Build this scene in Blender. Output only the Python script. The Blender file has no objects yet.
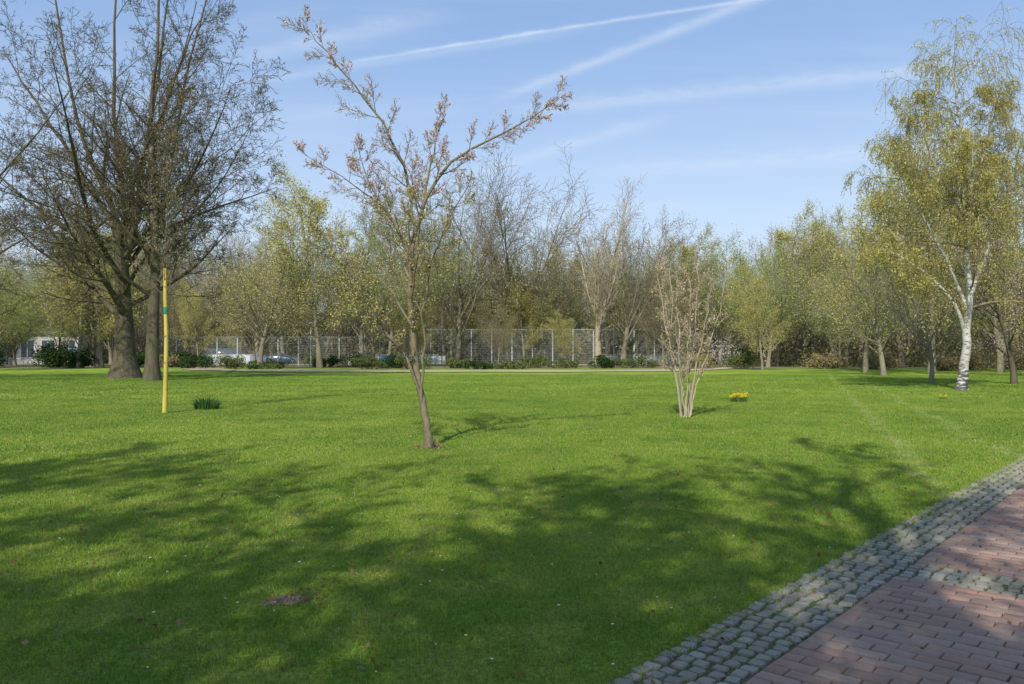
import bpy, math, random
import numpy as np
from mathutils import Vector

scene = bpy.context.scene
R = math.radians
rng = np.random.default_rng(7)

# ------------------------------------------------------------------ helpers
def new_mat(name):
    m = bpy.data.materials.new(name); m.use_nodes = True
    nt = m.node_tree; nt.nodes.clear()
    out = nt.nodes.new('ShaderNodeOutputMaterial')
    return m, nt, out

def L(nt, a, b): nt.links.new(a, b)

def noise(nt, scale, detail=4, rough=.6, vec=None, dist=0.0):
    n = nt.nodes.new('ShaderNodeTexNoise'); n.inputs['Scale'].default_value = scale
    n.inputs['Detail'].default_value = detail; n.inputs['Roughness'].default_value = rough
    n.inputs['Distortion'].default_value = dist
    if vec is not None: L(nt, vec, n.inputs['Vector'])
    return n.outputs['Fac']

def maprange(nt, v, a, b, c=0., d=1., smooth=False):
    n = nt.nodes.new('ShaderNodeMapRange')
    if smooth: n.interpolation_type = 'SMOOTHSTEP'
    L(nt, v, n.inputs['Value'])
    n.inputs['From Min'].default_value = a; n.inputs['From Max'].default_value = b
    n.inputs['To Min'].default_value = c; n.inputs['To Max'].default_value = d
    return n.outputs['Result']

def mixc(nt, f, a, b, mode='MIX'):
    n = nt.nodes.new('ShaderNodeMix'); n.data_type = 'RGBA'; n.blend_type = mode
    for s, v in ((n.inputs[0], f), (n.inputs[6], a), (n.inputs[7], b)):
        if isinstance(v, (int, float)): s.default_value = v
        elif isinstance(v, tuple): s.default_value = (*v, 1) if len(v) == 3 else v
        else: L(nt, v, s)
    return n.outputs[2]

def math_n(nt, op, a, b=None):
    n = nt.nodes.new('ShaderNodeMath'); n.operation = op
    for i, v in enumerate((a, b)):
        if v is None: continue
        if isinstance(v, (int, float)): n.inputs[i].default_value = v
        else: L(nt, v, n.inputs[i])
    return n.outputs[0]

def geo(nt): return nt.nodes.new('ShaderNodeNewGeometry')

def scaled(nt, vec, s):
    n = nt.nodes.new('ShaderNodeMapping'); n.inputs['Scale'].default_value = s
    L(nt, vec, n.inputs['Vector']); return n.outputs['Vector']

def bark_mat(name, c1, c2, scale=6., stretch=.25, bump=.5):
    m, nt, out = new_mat(name)
    g = geo(nt); v = scaled(nt, g.outputs['Position'], (1, 1, stretch))
    f = noise(nt, scale, 6, .7, v)
    f2 = noise(nt, .8, 3, .5, g.outputs['Position'])
    c = mixc(nt, maprange(nt, f, .3, .7), c1, c2)
    c = mixc(nt, maprange(nt, f2, .4, .75, 0, .35), c, (.10, .13, .05))
    b = nt.nodes.new('ShaderNodeBsdfPrincipled'); L(nt, c, b.inputs['Base Color'])
    b.inputs['Roughness'].default_value = .9; b.inputs['Specular IOR Level'].default_value = .2
    bp = nt.nodes.new('ShaderNodeBump'); bp.inputs['Strength'].default_value = bump
    bp.inputs['Distance'].default_value = .03
    L(nt, f, bp.inputs['Height']); L(nt, bp.outputs[0], b.inputs['Normal'])
    L(nt, b.outputs[0], out.inputs[0]); return m

def leaf_mat(name, c1, c2, trans=.35, c3=None):
    m, nt, out = new_mat(name); g = geo(nt)
    c = mixc(nt, g.outputs['Random Per Island'], c1, c2)
    if c3 is not None:
        c = mixc(nt, maprange(nt, noise(nt, .35, 4, .6, g.outputs['Position']), .4, .62), c, c3)
    d = nt.nodes.new('ShaderNodeBsdfDiffuse'); t = nt.nodes.new('ShaderNodeBsdfTranslucent')
    L(nt, c, d.inputs[0]); L(nt, c, t.inputs[0])
    mx = nt.nodes.new('ShaderNodeMixShader'); mx.inputs[0].default_value = trans
    L(nt, d.outputs[0], mx.inputs[1]); L(nt, t.outputs[0], mx.inputs[2])
    L(nt, mx.outputs[0], out.inputs[0]); return m

def plain_mat(name, c, rough=.6, var=.15, scale=5., metal=0.):
    m, nt, out = new_mat(name); g = geo(nt)
    f = noise(nt, scale, 5, .6, g.outputs['Position'])
    dark = tuple(x * (1 - var * 2) for x in c)
    col = mixc(nt, maprange(nt, f, .3, .7), dark, c)
    b = nt.nodes.new('ShaderNodeBsdfPrincipled'); L(nt, col, b.inputs['Base Color'])
    b.inputs['Roughness'].default_value = rough; b.inputs['Metallic'].default_value = metal
    L(nt, b.outputs[0], out.inputs[0]); return m

def make_obj(name, V, F, mats, mi=None, smooth=None, parent=None, loc=None, link=True):
    V = np.asarray(V, dtype=np.float32); F = np.asarray(F, dtype=np.int32)
    me = bpy.data.meshes.new(name)
    me.vertices.add(len(V)); me.vertices.foreach_set('co', V.ravel())
    me.loops.add(F.size); me.loops.foreach_set('vertex_index', F.ravel())
    me.polygons.add(len(F))
    me.polygons.foreach_set('loop_start', np.arange(0, F.size, 4, dtype=np.int32))
    try: me.polygons.foreach_set('loop_total', np.full(len(F), 4, dtype=np.int32))
    except Exception: pass
    for m in mats: me.materials.append(m)
    if mi is not None: me.polygons.foreach_set('material_index', np.asarray(mi, dtype=np.int32))
    if smooth is not None:
        me.polygons.foreach_set('use_smooth', np.broadcast_to(np.asarray(smooth), (len(F),)).astype(bool))
    me.update(calc_edges=True); me.validate()
    if not link: return me
    ob = bpy.data.objects.new(name, me); scene.collection.objects.link(ob)
    if parent: ob.parent = parent
    if loc: ob.location = loc
    return ob

def inst(name, me, loc, rz=0., s=(1, 1, 1), parent=None):
    ob = bpy.data.objects.new(name, me); scene.collection.objects.link(ob)
    ob.location = loc; ob.rotation_euler = (0, 0, rz)
    ob.scale = s if not isinstance(s, (int, float)) else (s, s, s)
    if parent: ob.parent = parent
    return ob

def empty(name, loc=(0, 0, 0)):
    e = bpy.data.objects.new(name, None); scene.collection.objects.link(e); e.location = loc; return e

class Geo:
    def __init__(s): s.V = []; s.F = []; s.M = []; s.S = []; s.n = 0
    def add(s, V, F, mi=0, smooth=False):
        V = np.asarray(V, float).reshape(-1, 3); F = np.asarray(F, int).reshape(-1, 4)
        s.V.append(V); s.F.append(F + s.n); s.n += len(V)
        s.M.append(np.full(len(F), mi)); s.S.append(np.full(len(F), smooth))
    def box(s, x0, x1, y0, y1, z0, z1, mi=0):
        V = [(x0,y0,z0),(x1,y0,z0),(x1,y1,z0),(x0,y1,z0),(x0,y0,z1),(x1,y0,z1),(x1,y1,z1),(x0,y1,z1)]
        s.add(V, [(0,3,2,1),(4,5,6,7),(0,1,5,4),(1,2,6,5),(2,3,7,6),(3,0,4,7)], mi)
    def obj(s, name, mats, **k):
        return make_obj(name, np.concatenate(s.V), np.concatenate(s.F), mats,
                        np.concatenate(s.M), np.concatenate(s.S), **k)

def tubes(G, branches, sides, mi=0):
    groups = {}
    for pts, rad, lvl in branches:
        groups.setdefault((len(pts), sides[min(lvl, len(sides) - 1)]), []).append((pts, rad))
    for (n, k), lst in groups.items():
        P = np.array([b[0] for b in lst]); Rr = np.array([b[1] for b in lst]); B = len(lst)
        T = np.empty_like(P); T[:, 1:-1] = P[:, 2:] - P[:, :-2]; T[:, 0] = P[:, 1] - P[:, 0]; T[:, -1] = P[:, -1] - P[:, -2]
        T /= np.linalg.norm(T, axis=2, keepdims=True) + 1e-9
        av = P[:, -1] - P[:, 0]
        ref = np.zeros((B, 3)); ref[np.arange(B), np.argmin(np.abs(av), axis=1)] = 1
        N = np.cross(T, ref[:, None, :]); N /= np.linalg.norm(N, axis=2, keepdims=True) + 1e-9
        Bn = np.cross(T, N)
        a = np.arange(k) * 2 * math.pi / k
        V = P[:, :, None, :] + Rr[:, :, None, None] * (np.cos(a)[None, None, :, None] * N[:, :, None, :] + np.sin(a)[None, None, :, None] * Bn[:, :, None, :])
        i = np.arange(n - 1)[:, None]; j = np.arange(k)[None, :]; j2 = (j + 1) % k
        f = np.stack([i * k + j, i * k + j2, (i + 1) * k + j2, (i + 1) * k + j], -1).reshape(-1, 4)
        F = (f[None] + (np.arange(B) * n * k)[:, None, None]).reshape(-1, 4)
        G.add(V.reshape(-1, 3), F, mi, True)

def quads_at(G, C, size, mi, rg, aspect=.55, up=0.):
    n = len(C)
    a = rg.normal(size=(n, 3)); a /= np.linalg.norm(a, axis=1, keepdims=True)
    b = rg.normal(size=(n, 3)); b[:, 2] *= (1 - up)
    b -= a * np.sum(a * b, axis=1, keepdims=True); b /= np.linalg.norm(b, axis=1, keepdims=True) + 1e-9
    s = size * rg.uniform(.6, 1.3, (n, 1)); a = a * s; b = b * s * aspect
    V = np.stack([C - a, C - b, C + a, C + b], 1).reshape(-1, 3)
    G.add(V, np.arange(4 * n).reshape(-1, 4), mi, False)

# ------------------------------------------------------------------ tree growth
def nrm(v):
    l = math.sqrt(v[0]**2 + v[1]**2 + v[2]**2) + 1e-9; return (v[0]/l, v[1]/l, v[2]/l)

def grow(out, p, d, Ln, r, lvl, P, rnd):
    n = P['seg'][lvl]; st = Ln / n; w = P['wob'][lvl]; tr = P['trop'][lvl]
    pts = [p]; rad = [r]; tip = P['tip'][lvl]; rmin = P['rmin']
    flare = P.get('flare', 0) if lvl == 0 else 0
    for i in range(n):
        g = rnd.gauss
        d = nrm((d[0] + g(0, w), d[1] + g(0, w), d[2] + g(0, w) + tr))
        p = (p[0] + d[0]*st, p[1] + d[1]*st, p[2] + d[2]*st)
        pts.append(p); rad.append(max(rmin, r * (1 - (1 - tip) * (i + 1) / n)))
    if flare:
        rad = [q * (1 + flare * math.exp(-(pt[2] - pts[0][2]) / (1.2 * r))) for q, pt in zip(rad, pts)]
    out.append((pts, rad, lvl))
    spawn(out, pts, rad, Ln, lvl, P, rnd)

def spawn(out, pts, rad, Ln, lvl, P, rnd, nc=None, t0=None):
    if lvl >= P['max']: return
    nc = P['nc'][lvl] if nc is None else nc; t0 = P['t0'][lvl] if t0 is None else t0
    az = rnd.random() * 6.28; m = len(pts) - 1
    for c in range(nc):
        t = t0 + (1 - t0) * ((c + rnd.random()) / nc)
        x = min(t * m, m - .001); i = int(x); f = x - i
        a, b = pts[i], pts[i+1]
        p = (a[0]+(b[0]-a[0])*f, a[1]+(b[1]-a[1])*f, a[2]+(b[2]-a[2])*f)
        T = nrm((b[0]-a[0], b[1]-a[1], b[2]-a[2])); rr = rad[i] + (rad[i+1]-rad[i])*f
        az += 2.4 + rnd.gauss(0, .35)
        ang = R(P['ang'][lvl] * (1 - P.get('angt', 0) * t) + rnd.gauss(0, 8))
        ref = (0, 0, 1) if abs(T[2]) < .9 else (1, 0, 0)
        N = nrm((T[1]*ref[2]-T[2]*ref[1], T[2]*ref[0]-T[0]*ref[2], T[0]*ref[1]-T[1]*ref[0]))
        Bv = (T[1]*N[2]-T[2]*N[1], T[2]*N[0]-T[0]*N[2], T[0]*N[1]-T[1]*N[0])
        ca, sa, cz, sz = math.cos(ang), math.sin(ang), math.cos(az), math.sin(az)
        d = tuple(T[k]*ca + (N[k]*cz + Bv[k]*sz)*sa for k in range(3))
        l = Ln * P['lenr'][lvl] * (1 - P['cone'][lvl]*t) * rnd.uniform(.65, 1.2)
        grow(out, p, d, l, max(P['rmin'], rr * P['rr'][lvl] * rnd.uniform(.7, 1.1)), lvl+1, P, rnd)

def catmull(pts, per=4):
    out = []; q = [pts[0]] + list(pts) + [pts[-1]]
    for i in range(1, len(q)-2):
        for s in range(per):
            t = s/per
            out.append(tuple(.5*((2*q[i][k]) + (-q[i-1][k]+q[i+1][k])*t + (2*q[i-1][k]-5*q[i][k]+4*q[i+1][k]-q[i+2][k])*t*t + (-q[i-1][k]+3*q[i][k]-3*q[i+1][k]+q[i+2][k])*t**3) for k in range(3)))
    out.append(tuple(pts[-1])); return out

def limb(out, pts, r0, r1, lvl, P, rnd, nc, t0, Lk=1., flare=0., wig=.02):
    c = catmull(pts); n = len(c)
    c = [c[0]] + [(p[0]+rnd.gauss(0, wig), p[1]+rnd.gauss(0, wig), p[2]) for p in c[1:]]
    rad = [r0 + (r1-r0)*i/(n-1) for i in range(n)]
    if flare: rad = [q*(1+flare*math.exp(-(p[2]-c[0][2])/(1.5*r0))) for q, p in zip(rad, c)]
    out.append((c, rad, lvl))
    Ln = sum(math.dist(c[i], c[i+1]) for i in range(n-1))
    spawn(out, c, rad, Ln*Lk, lvl, P, rnd, nc, t0)

def leaf_pts(br, lvls, per, jit, rg, tmin=0.2):
    C = []
    for pts, rad, lvl in br:
        if lvl in lvls:
            P = np.array(pts); k = rg.poisson(per)
            if k == 0: continue
            t = rg.uniform(tmin, 1, k) * (len(P)-1) * .999; i = t.astype(int); f = (t-i)[:, None]
            C.append(P[i]*(1-f) + P[i+1]*f)
    if not C: return np.zeros((0, 3))
    C = np.concatenate(C); return C + rg.normal(size=C.shape)*jit

def finish_tree(name, br, mats, sides=(12, 7, 5, 3, 3), leaves=(), seed=0, **k):
    G = Geo(); tubes(G, br, sides, 0); rg = np.random.default_rng(seed)
    for mi, lv, per, jit, size in leaves:
        C = leaf_pts(br, lv, per, jit, rg)
        if len(C): quads_at(G, C, size, mi, rg)
    return G.obj(name, mats, **k)

# ------------------------------------------------------------------ materials
bark_dark = bark_mat('bark_dark', (.050, .040, .028), (.15, .12, .08))
bark_mid = bark_mat('bark_grey_brown', (.09, .07, .05), (.22, .18, .13))
bark_pale = bark_mat('bark_pale', (.28, .22, .15), (.48, .41, .30))
bark_cherry = bark_mat('bark_cherry', (.11, .085, .055), (.28, .23, .15), 14, .5, .6)
bark_far_hazed = bark_mat('bark_far_hazed', (.15, .13, .09), (.29, .255, .185), 3)  # bark for distant trees, lightened: aerial haze is put into the colour
m, nt, out = new_mat('bark_birch'); g = geo(nt)
v = scaled(nt, g.outputs['Position'], (1.2, 1.2, 5))
f = noise(nt, 2.2, 5, .7, v); f2 = noise(nt, .9, 3, .5, g.outputs['Position'])
sep = nt.nodes.new('ShaderNodeSeparateXYZ'); L(nt, g.outputs['Position'], sep.inputs[0])
low = maprange(nt, sep.outputs['Z'], 0, 1.8, .16, 0)
fac = maprange(nt, math_n(nt, 'ADD', f, low), .54, .62)
c = mixc(nt, fac, (.50, .48, .43), (.05, .045, .04)); c = mixc(nt, maprange(nt, f2, .45, .65, 0, .6), c, (.30, .28, .23))
b = nt.nodes.new('ShaderNodeBsdfPrincipled'); L(nt, c, b.inputs['Base Color']); b.inputs['Roughness'].default_value = .7
L(nt, b.outputs[0], out.inputs[0]); bark_birch = m
twig_brown = bark_mat('twig_brown', (.18, .14, .08), (.30, .24, .13))

leaf_olive = leaf_mat('leaf_olive_buds', (.31, .28, .10), (.48, .43, .18), .45, (.34, .28, .16))
leaf_yellow = leaf_mat('leaf_yellow_green', (.48, .45, .12), (.66, .61, .21), .45)
leaf_fresh = leaf_mat('leaf_fresh_green', (.28, .36, .08), (.44, .52, .14), .45)
leaf_brown = leaf_mat('leaf_brown_buds', (.28, .22, .11), (.40, .34, .18), .35)
blossom_pink = leaf_mat('blossom_pink', (.64, .38, .36), (.82, .60, .57), .35)
blossom_white = leaf_mat('blossom_white', (.50, .45, .43), (.64, .60, .58), .3)
leaf_rhodo = leaf_mat('leaf_rhododendron', (.02, .045, .015), (.06, .10, .03), .15)
leaf_hedge = leaf_mat('leaf_hedge', (.09, .13, .04), (.18, .20, .07), .25)
petal_yellow = leaf_mat('petal_yellow', (.75, .55, .02), (.85, .68, .06), .3)
stem_green = leaf_mat('daffodil_leaf', (.06, .14, .04), (.11, .22, .06), .3)
dead_leaf = leaf_mat('dead_leaf', (.16, .09, .04), (.36, .24, .12), .2)
petal_white = leaf_mat('petal_white', (.8, .8, .78), (.85, .85, .82), .2)

def lawn_color(nt, pos):
    n1 = noise(nt, .22, 5, .65, pos); n2 = noise(nt, 1.7, 4, .65, pos); n3 = noise(nt, .06, 3, .5, pos); n4 = noise(nt, .6, 4, .6, pos)
    base = mixc(nt, maprange(nt, n1, .38, .62), (.180, .290, .024), (.310, .410, .046))
    base = mixc(nt, maprange(nt, n2, .46, .72, 0, .75), base, (.45, .46, .10))
    base = mixc(nt, maprange(nt, n3, .42, .6, 0, .4), base, (.15, .27, .024))
    base = mixc(nt, maprange(nt, n4, .50, .64, 0, .5), base, (.11, .21, .02))
    sp = nt.nodes.new('ShaderNodeSeparateXYZ'); L(nt, pos, sp.inputs[0])
    a = (7.15, 13.); b = (13.3, 29.6); l = math.hypot(b[0]-a[0], b[1]-a[1]); dx, dy = (b[0]-a[0])/l, (b[1]-a[1])/l
    q = math_n(nt, 'ADD', math_n(nt, 'MULTIPLY', math_n(nt, 'SUBTRACT', sp.outputs['X'], a[0]), dy), math_n(nt, 'MULTIPLY', math_n(nt, 'SUBTRACT', sp.outputs['Y'], a[1]), -dx))
    q = math_n(nt, 'ADD', q, math_n(nt, 'MULTIPLY', math_n(nt, 'SUBTRACT', noise(nt, .3, 2, .5, pos), .5), .8))
    aq = math_n(nt, 'ABSOLUTE', math_n(nt, 'SUBTRACT', math_n(nt, 'ABSOLUTE', q), .7))
    tr = math_n(nt, 'MULTIPLY', maprange(nt, aq, .05, .22, .4, 0, True), maprange(nt, n2, .35, .6))
    return mixc(nt, tr, base, (.52, .52, .22))
m, nt, out = new_mat('grass_blade'); g = geo(nt)
c = lawn_color(nt, g.outputs['Position'])
rp = g.outputs['Random Per Island']
c = mixc(nt, maprange(nt, rp, 0, 1, 0, .6), c, (.09, .17, .018))
c = mixc(nt, maprange(nt, rp, .93, .95, 0, .6), c, (.50, .44, .20))
d = nt.nodes.new('ShaderNodeBsdfPrincipled'); L(nt, c, d.inputs['Base Color']); d.inputs['Roughness'].default_value = .5
d.inputs['Specular IOR Level'].default_value = .35
t = nt.nodes.new('ShaderNodeBsdfTranslucent'); L(nt, c, t.inputs[0])
mx = nt.nodes.new('ShaderNodeMixShader'); mx.inputs[0].default_value = .3
L(nt, d.outputs[0], mx.inputs[1]); L(nt, t.outputs[0], mx.inputs[2]); L(nt, mx.outputs[0], out.inputs[0])
grass_blade = m

m, nt, out = new_mat('ground_lawn'); g = geo(nt); pos = g.outputs['Position']
c = lawn_color(nt, pos)
sep = nt.nodes.new('ShaderNodeSeparateXYZ'); L(nt, pos, sep.inputs[0])
near = maprange(nt, sep.outputs['Y'], 30, 62, .8, .3)
c = mixc(nt, math_n(nt, 'MULTIPLY', near, maprange(nt, noise(nt, 30, 4, .7, pos), .35, .65)), c, (.06, .085, .02))
yy = math_n(nt, 'ADD', sep.outputs['Y'], math_n(nt, 'MULTIPLY', noise(nt, .12, 3, .5, pos), 14))
wood = maprange(nt, yy, 81, 86)
litter = mixc(nt, noise(nt, 1.2, 5, .7, pos), (.14, .10, .06), (.30, .23, .14))
litter = mixc(nt, maprange(nt, noise(nt, .4, 3, .6, pos), .45, .6), litter, (.14, .19, .05))
c = mixc(nt, wood, c, litter)
b = nt.nodes.new('ShaderNodeBsdfPrincipled'); L(nt, c, b.inputs['Base Color']); b.inputs['Roughness'].default_value = .95
b.inputs['Specular IOR Level'].default_value = .1
bp = nt.nodes.new('ShaderNodeBump'); bp.inputs['Strength'].default_value = .8; bp.inputs['Distance'].default_value = .05
L(nt, noise(nt, 12, 5, .7, pos), bp.inputs['Height']); L(nt, bp.outputs[0], b.inputs['Normal'])
L(nt, b.outputs[0], out.inputs[0]); ground_mat = m

# ------------------------------------------------------------------ ground
G = Geo(); S = 1500
G.add([(-S,-S,0),(S,-S,0),(S,S,0),(-S,S,0)], [(0,1,2,3)])
G.obj('ground', [ground_mat])

P0 = np.array([.45, 3.84]); U = np.array([.661, .751]); U /= np.linalg.norm(U); Nn = np.array([U[1], -U[0]])
def pw(s, n): return P0 + U*s + Nn*n
def to3(s, n, z):
    s = np.asarray(s); n = np.asarray(n)
    return np.stack([P0[0]+U[0]*s+Nn[0]*n, P0[1]+U[1]*s+Nn[1]*n, np.broadcast_to(z, s.shape)], -1)

# ------------------------------------------------------------------ lawn grass
def tile(name, size, n, h, w, seed):
    rg = np.random.default_rng(seed)
    c = np.zeros((n, 3)); c[:, :2] = rg.uniform(-size/2, size/2, (n, 2))
    az = rg.uniform(0, 6.28, n); lean = rg.uniform(.1, .9, n); laz = rg.uniform(0, 6.28, n)
    ph = rg.uniform(0, 6.28, 4)
    cl = .75 + .25*np.sin(c[:, 0]*9/size*2+ph[0])*np.sin(c[:, 1]*11/size*2+ph[1])
    hh = h*rg.uniform(.45, 1.35, n)*cl; ww = w*rg.uniform(.6, 1.2, n)
    a = np.stack([np.cos(az), np.sin(az), 0*az], 1)*ww[:, None]/2
    l = np.stack([np.cos(laz), np.sin(laz), 0*az], 1)
    m1 = c + l*(hh*lean*.3)[:, None]; m1[:, 2] = hh*.55
    t1 = c + l*(hh*lean)[:, None]; t1[:, 2] = hh*(1-.35*lean)
    V = np.stack([c-a, c+a, m1+a*.8, m1-a*.8, t1+a*.15, t1-a*.15], 1).reshape(-1, 3)
    o = np.arange(n)[:, None]*6
    F = np.concatenate([o+np.array([[0,1,2,3]]), o+np.array([[3,2,4,5]])], 0)
    return make_obj(name, V, F, [grass_blade], link=False)
TA = [tile('grass_tile_fine', 1, 4300, .040, .0052, i) for i in range(4)]
TB = [tile('grass_tile_mid', 2, 5500, .042, .010, 10+i) for i in range(3)]
TC = [tile('grass_tile_wide', 4, 5000, .045, .026, 20+i) for i in range(3)]
lawn = empty('lawn_grass')
rnd = random.Random(3); pa = math.atan2(U[1], U[0])
def visible(x, y, mrg):
    return y > 2.2-mrg*.3 and abs(x) < .66*y + mrg
for i in range(-30, 40):
    for j in list(range(-30, 0)) + list(range(0, 3)):
        n0 = 4*j if j < 0 else 4.0 + 4*j
        c = pw(4*i+2, n0+2); d = math.hypot(*c)
        if not visible(c[0], c[1], 4) or c[1] > 56: continue
        def put(lst, s, nn, k):
            q = pw(s, nn); inst('grass_patch', rnd.choice(lst), (q[0], q[1], 0), pa + rnd.randrange(4)*math.pi/2, 1, lawn)
        if d > 31: put(TC, 4*i+2, n0+2, 4)
        else:
            for a in range(2):
                for b_ in range(2):
                    s, nn = 4*i+1+2*a, n0+1+2*b_; q = pw(s, nn)
                    if math.hypot(*q) > 12.5: put(TB, s, nn, 2)
                    else:
                        for a2 in range(2):
                            for b2 in range(2):
                                s2, n2 = s-.5+a2, nn-.5+b2; q2 = pw(s2, n2)
                                if visible(q2[0], q2[1], 2.2): put(TA, s2, n2, 1)

# ------------------------------------------------------------------ brick path
m, nt, out = new_mat('path_joint_soil'); g = geo(nt); pos = g.outputs['Position']
c = mixc(nt, maprange(nt, noise(nt, 18, 4, .6, pos), .4, .6), (.08, .07, .05), (.14, .12, .09))
c = mixc(nt, maprange(nt, noise(nt, 2.5, 4, .7, pos), .4, .55), c, (.08, .11, .03))
b = nt.nodes.new('ShaderNodeBsdfPrincipled'); L(nt, c, b.inputs['Base Color']); b.inputs['Roughness'].default_value = .95
L(nt, b.outputs[0], out.inputs[0]); joint = m
def stone_mat(name, cols, moss):
    m, nt, out = new_mat(name); g = geo(nt); pos = g.outputs['Position']
    rp = g.outputs['Random Per Island']
    cr = nt.nodes.new('ShaderNodeValToRGB'); e = cr.color_ramp.elements
    e[0].color = (*cols[0], 1); e[1].color = (*cols[-1], 1)
    for i, cc in enumerate(cols[1:-1]):
        x = e.new((i+1)/(len(cols)-1)); x.color = (*cc, 1)
    L(nt, rp, cr.inputs[0])
    f = noise(nt, 45, 5, .7, pos); f2 = noise(nt, 1.6, 4, .65, pos)
    c = mixc(nt, maprange(nt, f, .3, .75, 0, .5), cr.outputs[0], tuple(x*.5 for x in cols[0]))
    c = mixc(nt, maprange(nt, f2, .45, .7, 0, moss), c, (.15, .155, .075))
    c = mixc(nt, maprange(nt, noise(nt, .7, 3, .6, pos), .45, .7, 0, .3), c, (.36, .31, .25))
    b = nt.nodes.new('ShaderNodeBsdfPrincipled'); L(nt, c, b.inputs['Base Color']); b.inputs['Roughness'].default_value = .85
    b.inputs['Specular IOR Level'].default_value = .3
    bp = nt.nodes.new('ShaderNodeBump'); bp.inputs['Strength'].default_value = .6; bp.inputs['Distance'].default_value = .004
    L(nt, f, bp.inputs['Height']); L(nt, bp.outputs[0], b.inputs['Normal'])
    L(nt, b.outputs[0], out.inputs[0]); return m
brick_m = stone_mat('red_brick_paver', [(.32, .18, .13), (.41, .24, .175), (.35, .21, .16), (.45, .30, .23), (.28, .175, .14)], .3)
cobble_m = stone_mat('granite_cobble', [(.24, .215, .165), (.34, .31, .245), (.28, .255, .19), (.42, .39, .32), (.25, .23, .19)], .5)

path = empty('brick_path')
S0, S1, W = -8., 42., 4.0
V = to3(np.array([S0, S1, S1, S0]), np.array([0., 0, W, W]), .004)
G = Geo(); G.add(V, [(0,3,2,1)]); G.obj('joint_bed', [joint], parent=path)

bands = [3.1 + 6*k for k in range(-2, 7)]
spans = []; cur = S0
for b_ in sorted(bands): spans.append((cur, b_-.25)); cur = b_+.25
spans.append((cur, S1))
cw, bl = .105, .21; B = []
for a, z in spans:
    nrow = max(1, round((z-a)/cw)); cwid = (z-a)/nrow
    for r_ in range(nrow):
        sc = a + (r_+.5)*cwid; x = .5 - (bl/2 if r_ % 2 else 0)
        while x < W-.5-.001:
            x0 = max(x, .5); x1 = min(x+bl, W-.5)
            if x1-x0 > .03: B.append((sc, (x0+x1)/2, cwid, x1-x0))
            x += bl
B = np.array(B); n = len(B); rg = np.random.default_rng(5)
hs = B[:, 2]/2-.0035; hn = B[:, 3]/2-.0035; zt = .022+rg.normal(0, .0015, n)
B[:, :2] += rg.normal(0, .001, (n, 2))
tilt = rg.normal(0, .0012, (n, 2))
sx = np.array([-1, 1, 1, -1]); sy = np.array([-1, -1, 1, 1])
rings = []
for ins, dz in ((.006, 0.), (.0, -.005), (0., -.020)):
    ss = B[:, 0:1] + (hs[:, None]-ins)*sx; nn = B[:, 1:2] + (hn[:, None]-ins)*sy
    zz = zt[:, None] + dz + (tilt[:, 0:1]*sx + tilt[:, 1:2]*sy)*(1 if dz > -.02 else 0)
    rings.append(to3(ss, nn, 0)); rings[-1][..., 2] = zz
V = np.concatenate(rings, 1).reshape(-1, 3)
f = [(0,3,2,1)]
for r_ in range(2):
    for q in range(4):
        f.append((r_*4+q, r_*4+(q+1) % 4, (r_+1)*4+(q+1) % 4, (r_+1)*4+q))
F = (np.array(f)[None]+(np.arange(n)*12)[:, None, None]).reshape(-1, 4)
make_obj('brick_pavers', V, F, [brick_m], parent=path)
C = []
def cob_rect(s0, s1, n0, n1, sz=.092):
    ns = round((s1-s0)/sz); nn = round((n1-n0)/sz)
    for a in range(ns):
        for b_ in range(nn):
            C.append((s0+(a+.5)*(s1-s0)/ns, n0+(b_+.5)*(n1-n0)/nn + (0.012*math.sin(a*2.1)), ))
cob_rect(S0, S1, .0, .49); cob_rect(S0, S1, W-.49, W)
for b_ in bands: cob_rect(b_-.245, b_+.245, .5, W-.5)
C = np.array(C); n = len(C); C += rg.normal(0, .005, C.shape)
gx = np.array([-1, -.86, 0, .86, 1]); GX, GY = np.meshgrid(gx, gx, indexing='ij'); GX = GX.ravel(); GY = GY.ravel()
hw = rg.uniform(.036, .044, (n, 2)); rot = rg.normal(0, .08, n); pz = rg.normal(.018, .0015, n)
corner = 1-.10*(np.abs(GX*GY))
lx = GX*corner*hw[:, 0:1]+rg.normal(0, .0022, (n, 25)); ly = GY*corner*hw[:, 1:2]+rg.normal(0, .0022, (n, 25))
zz = pz[:, None]+.0030*(1-np.maximum(np.abs(GX), np.abs(GY))**2)[None]+rg.normal(0, .0010, (n, 25))
edge = np.maximum(np.abs(GX), np.abs(GY)) > .99
zz[:, edge] -= .013
ss = C[:, 0:1]+lx*np.cos(rot)[:, None]-ly*np.sin(rot)[:, None]; nn = C[:, 1:2]+lx*np.sin(rot)[:, None]+ly*np.cos(rot)[:, None]
V = to3(ss, nn, 0); V[..., 2] = zz; V = V.reshape(-1, 3)
f = [(i*5+j, i*5+j+1, (i+1)*5+j+1, (i+1)*5+j) for i in range(4) for j in range(4)]
F = (np.array(f)[None]+(np.arange(n)*25)[:, None, None]).reshape(-1, 4)
make_obj('cobble_border', V, F, [cobble_m], smooth=False, parent=path)
n = 9000
s_ = rg.uniform(-2, 16, n); n_ = np.abs(rg.normal(0, .12, n)); n_[::3] = rg.uniform(0, .5, len(n_[::3]))
cc = to3(s_, n_, .006); az = rg.uniform(0, 6.28, n); hh = rg.uniform(.01, .04, n)*np.exp(-n_*3)+.006
a = np.stack([np.cos(az), np.sin(az), 0*az], 1)*.0025
t1 = cc+rg.normal(0, .012, (n, 3)); t1[:, 2] = .012+hh
V = np.stack([cc-a, cc+a, t1+a*.2, t1-a*.2], 1).reshape(-1, 3)
make_obj('joint_grass', V, np.arange(4*n).reshape(-1, 4), [grass_blade], parent=path)

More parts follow.
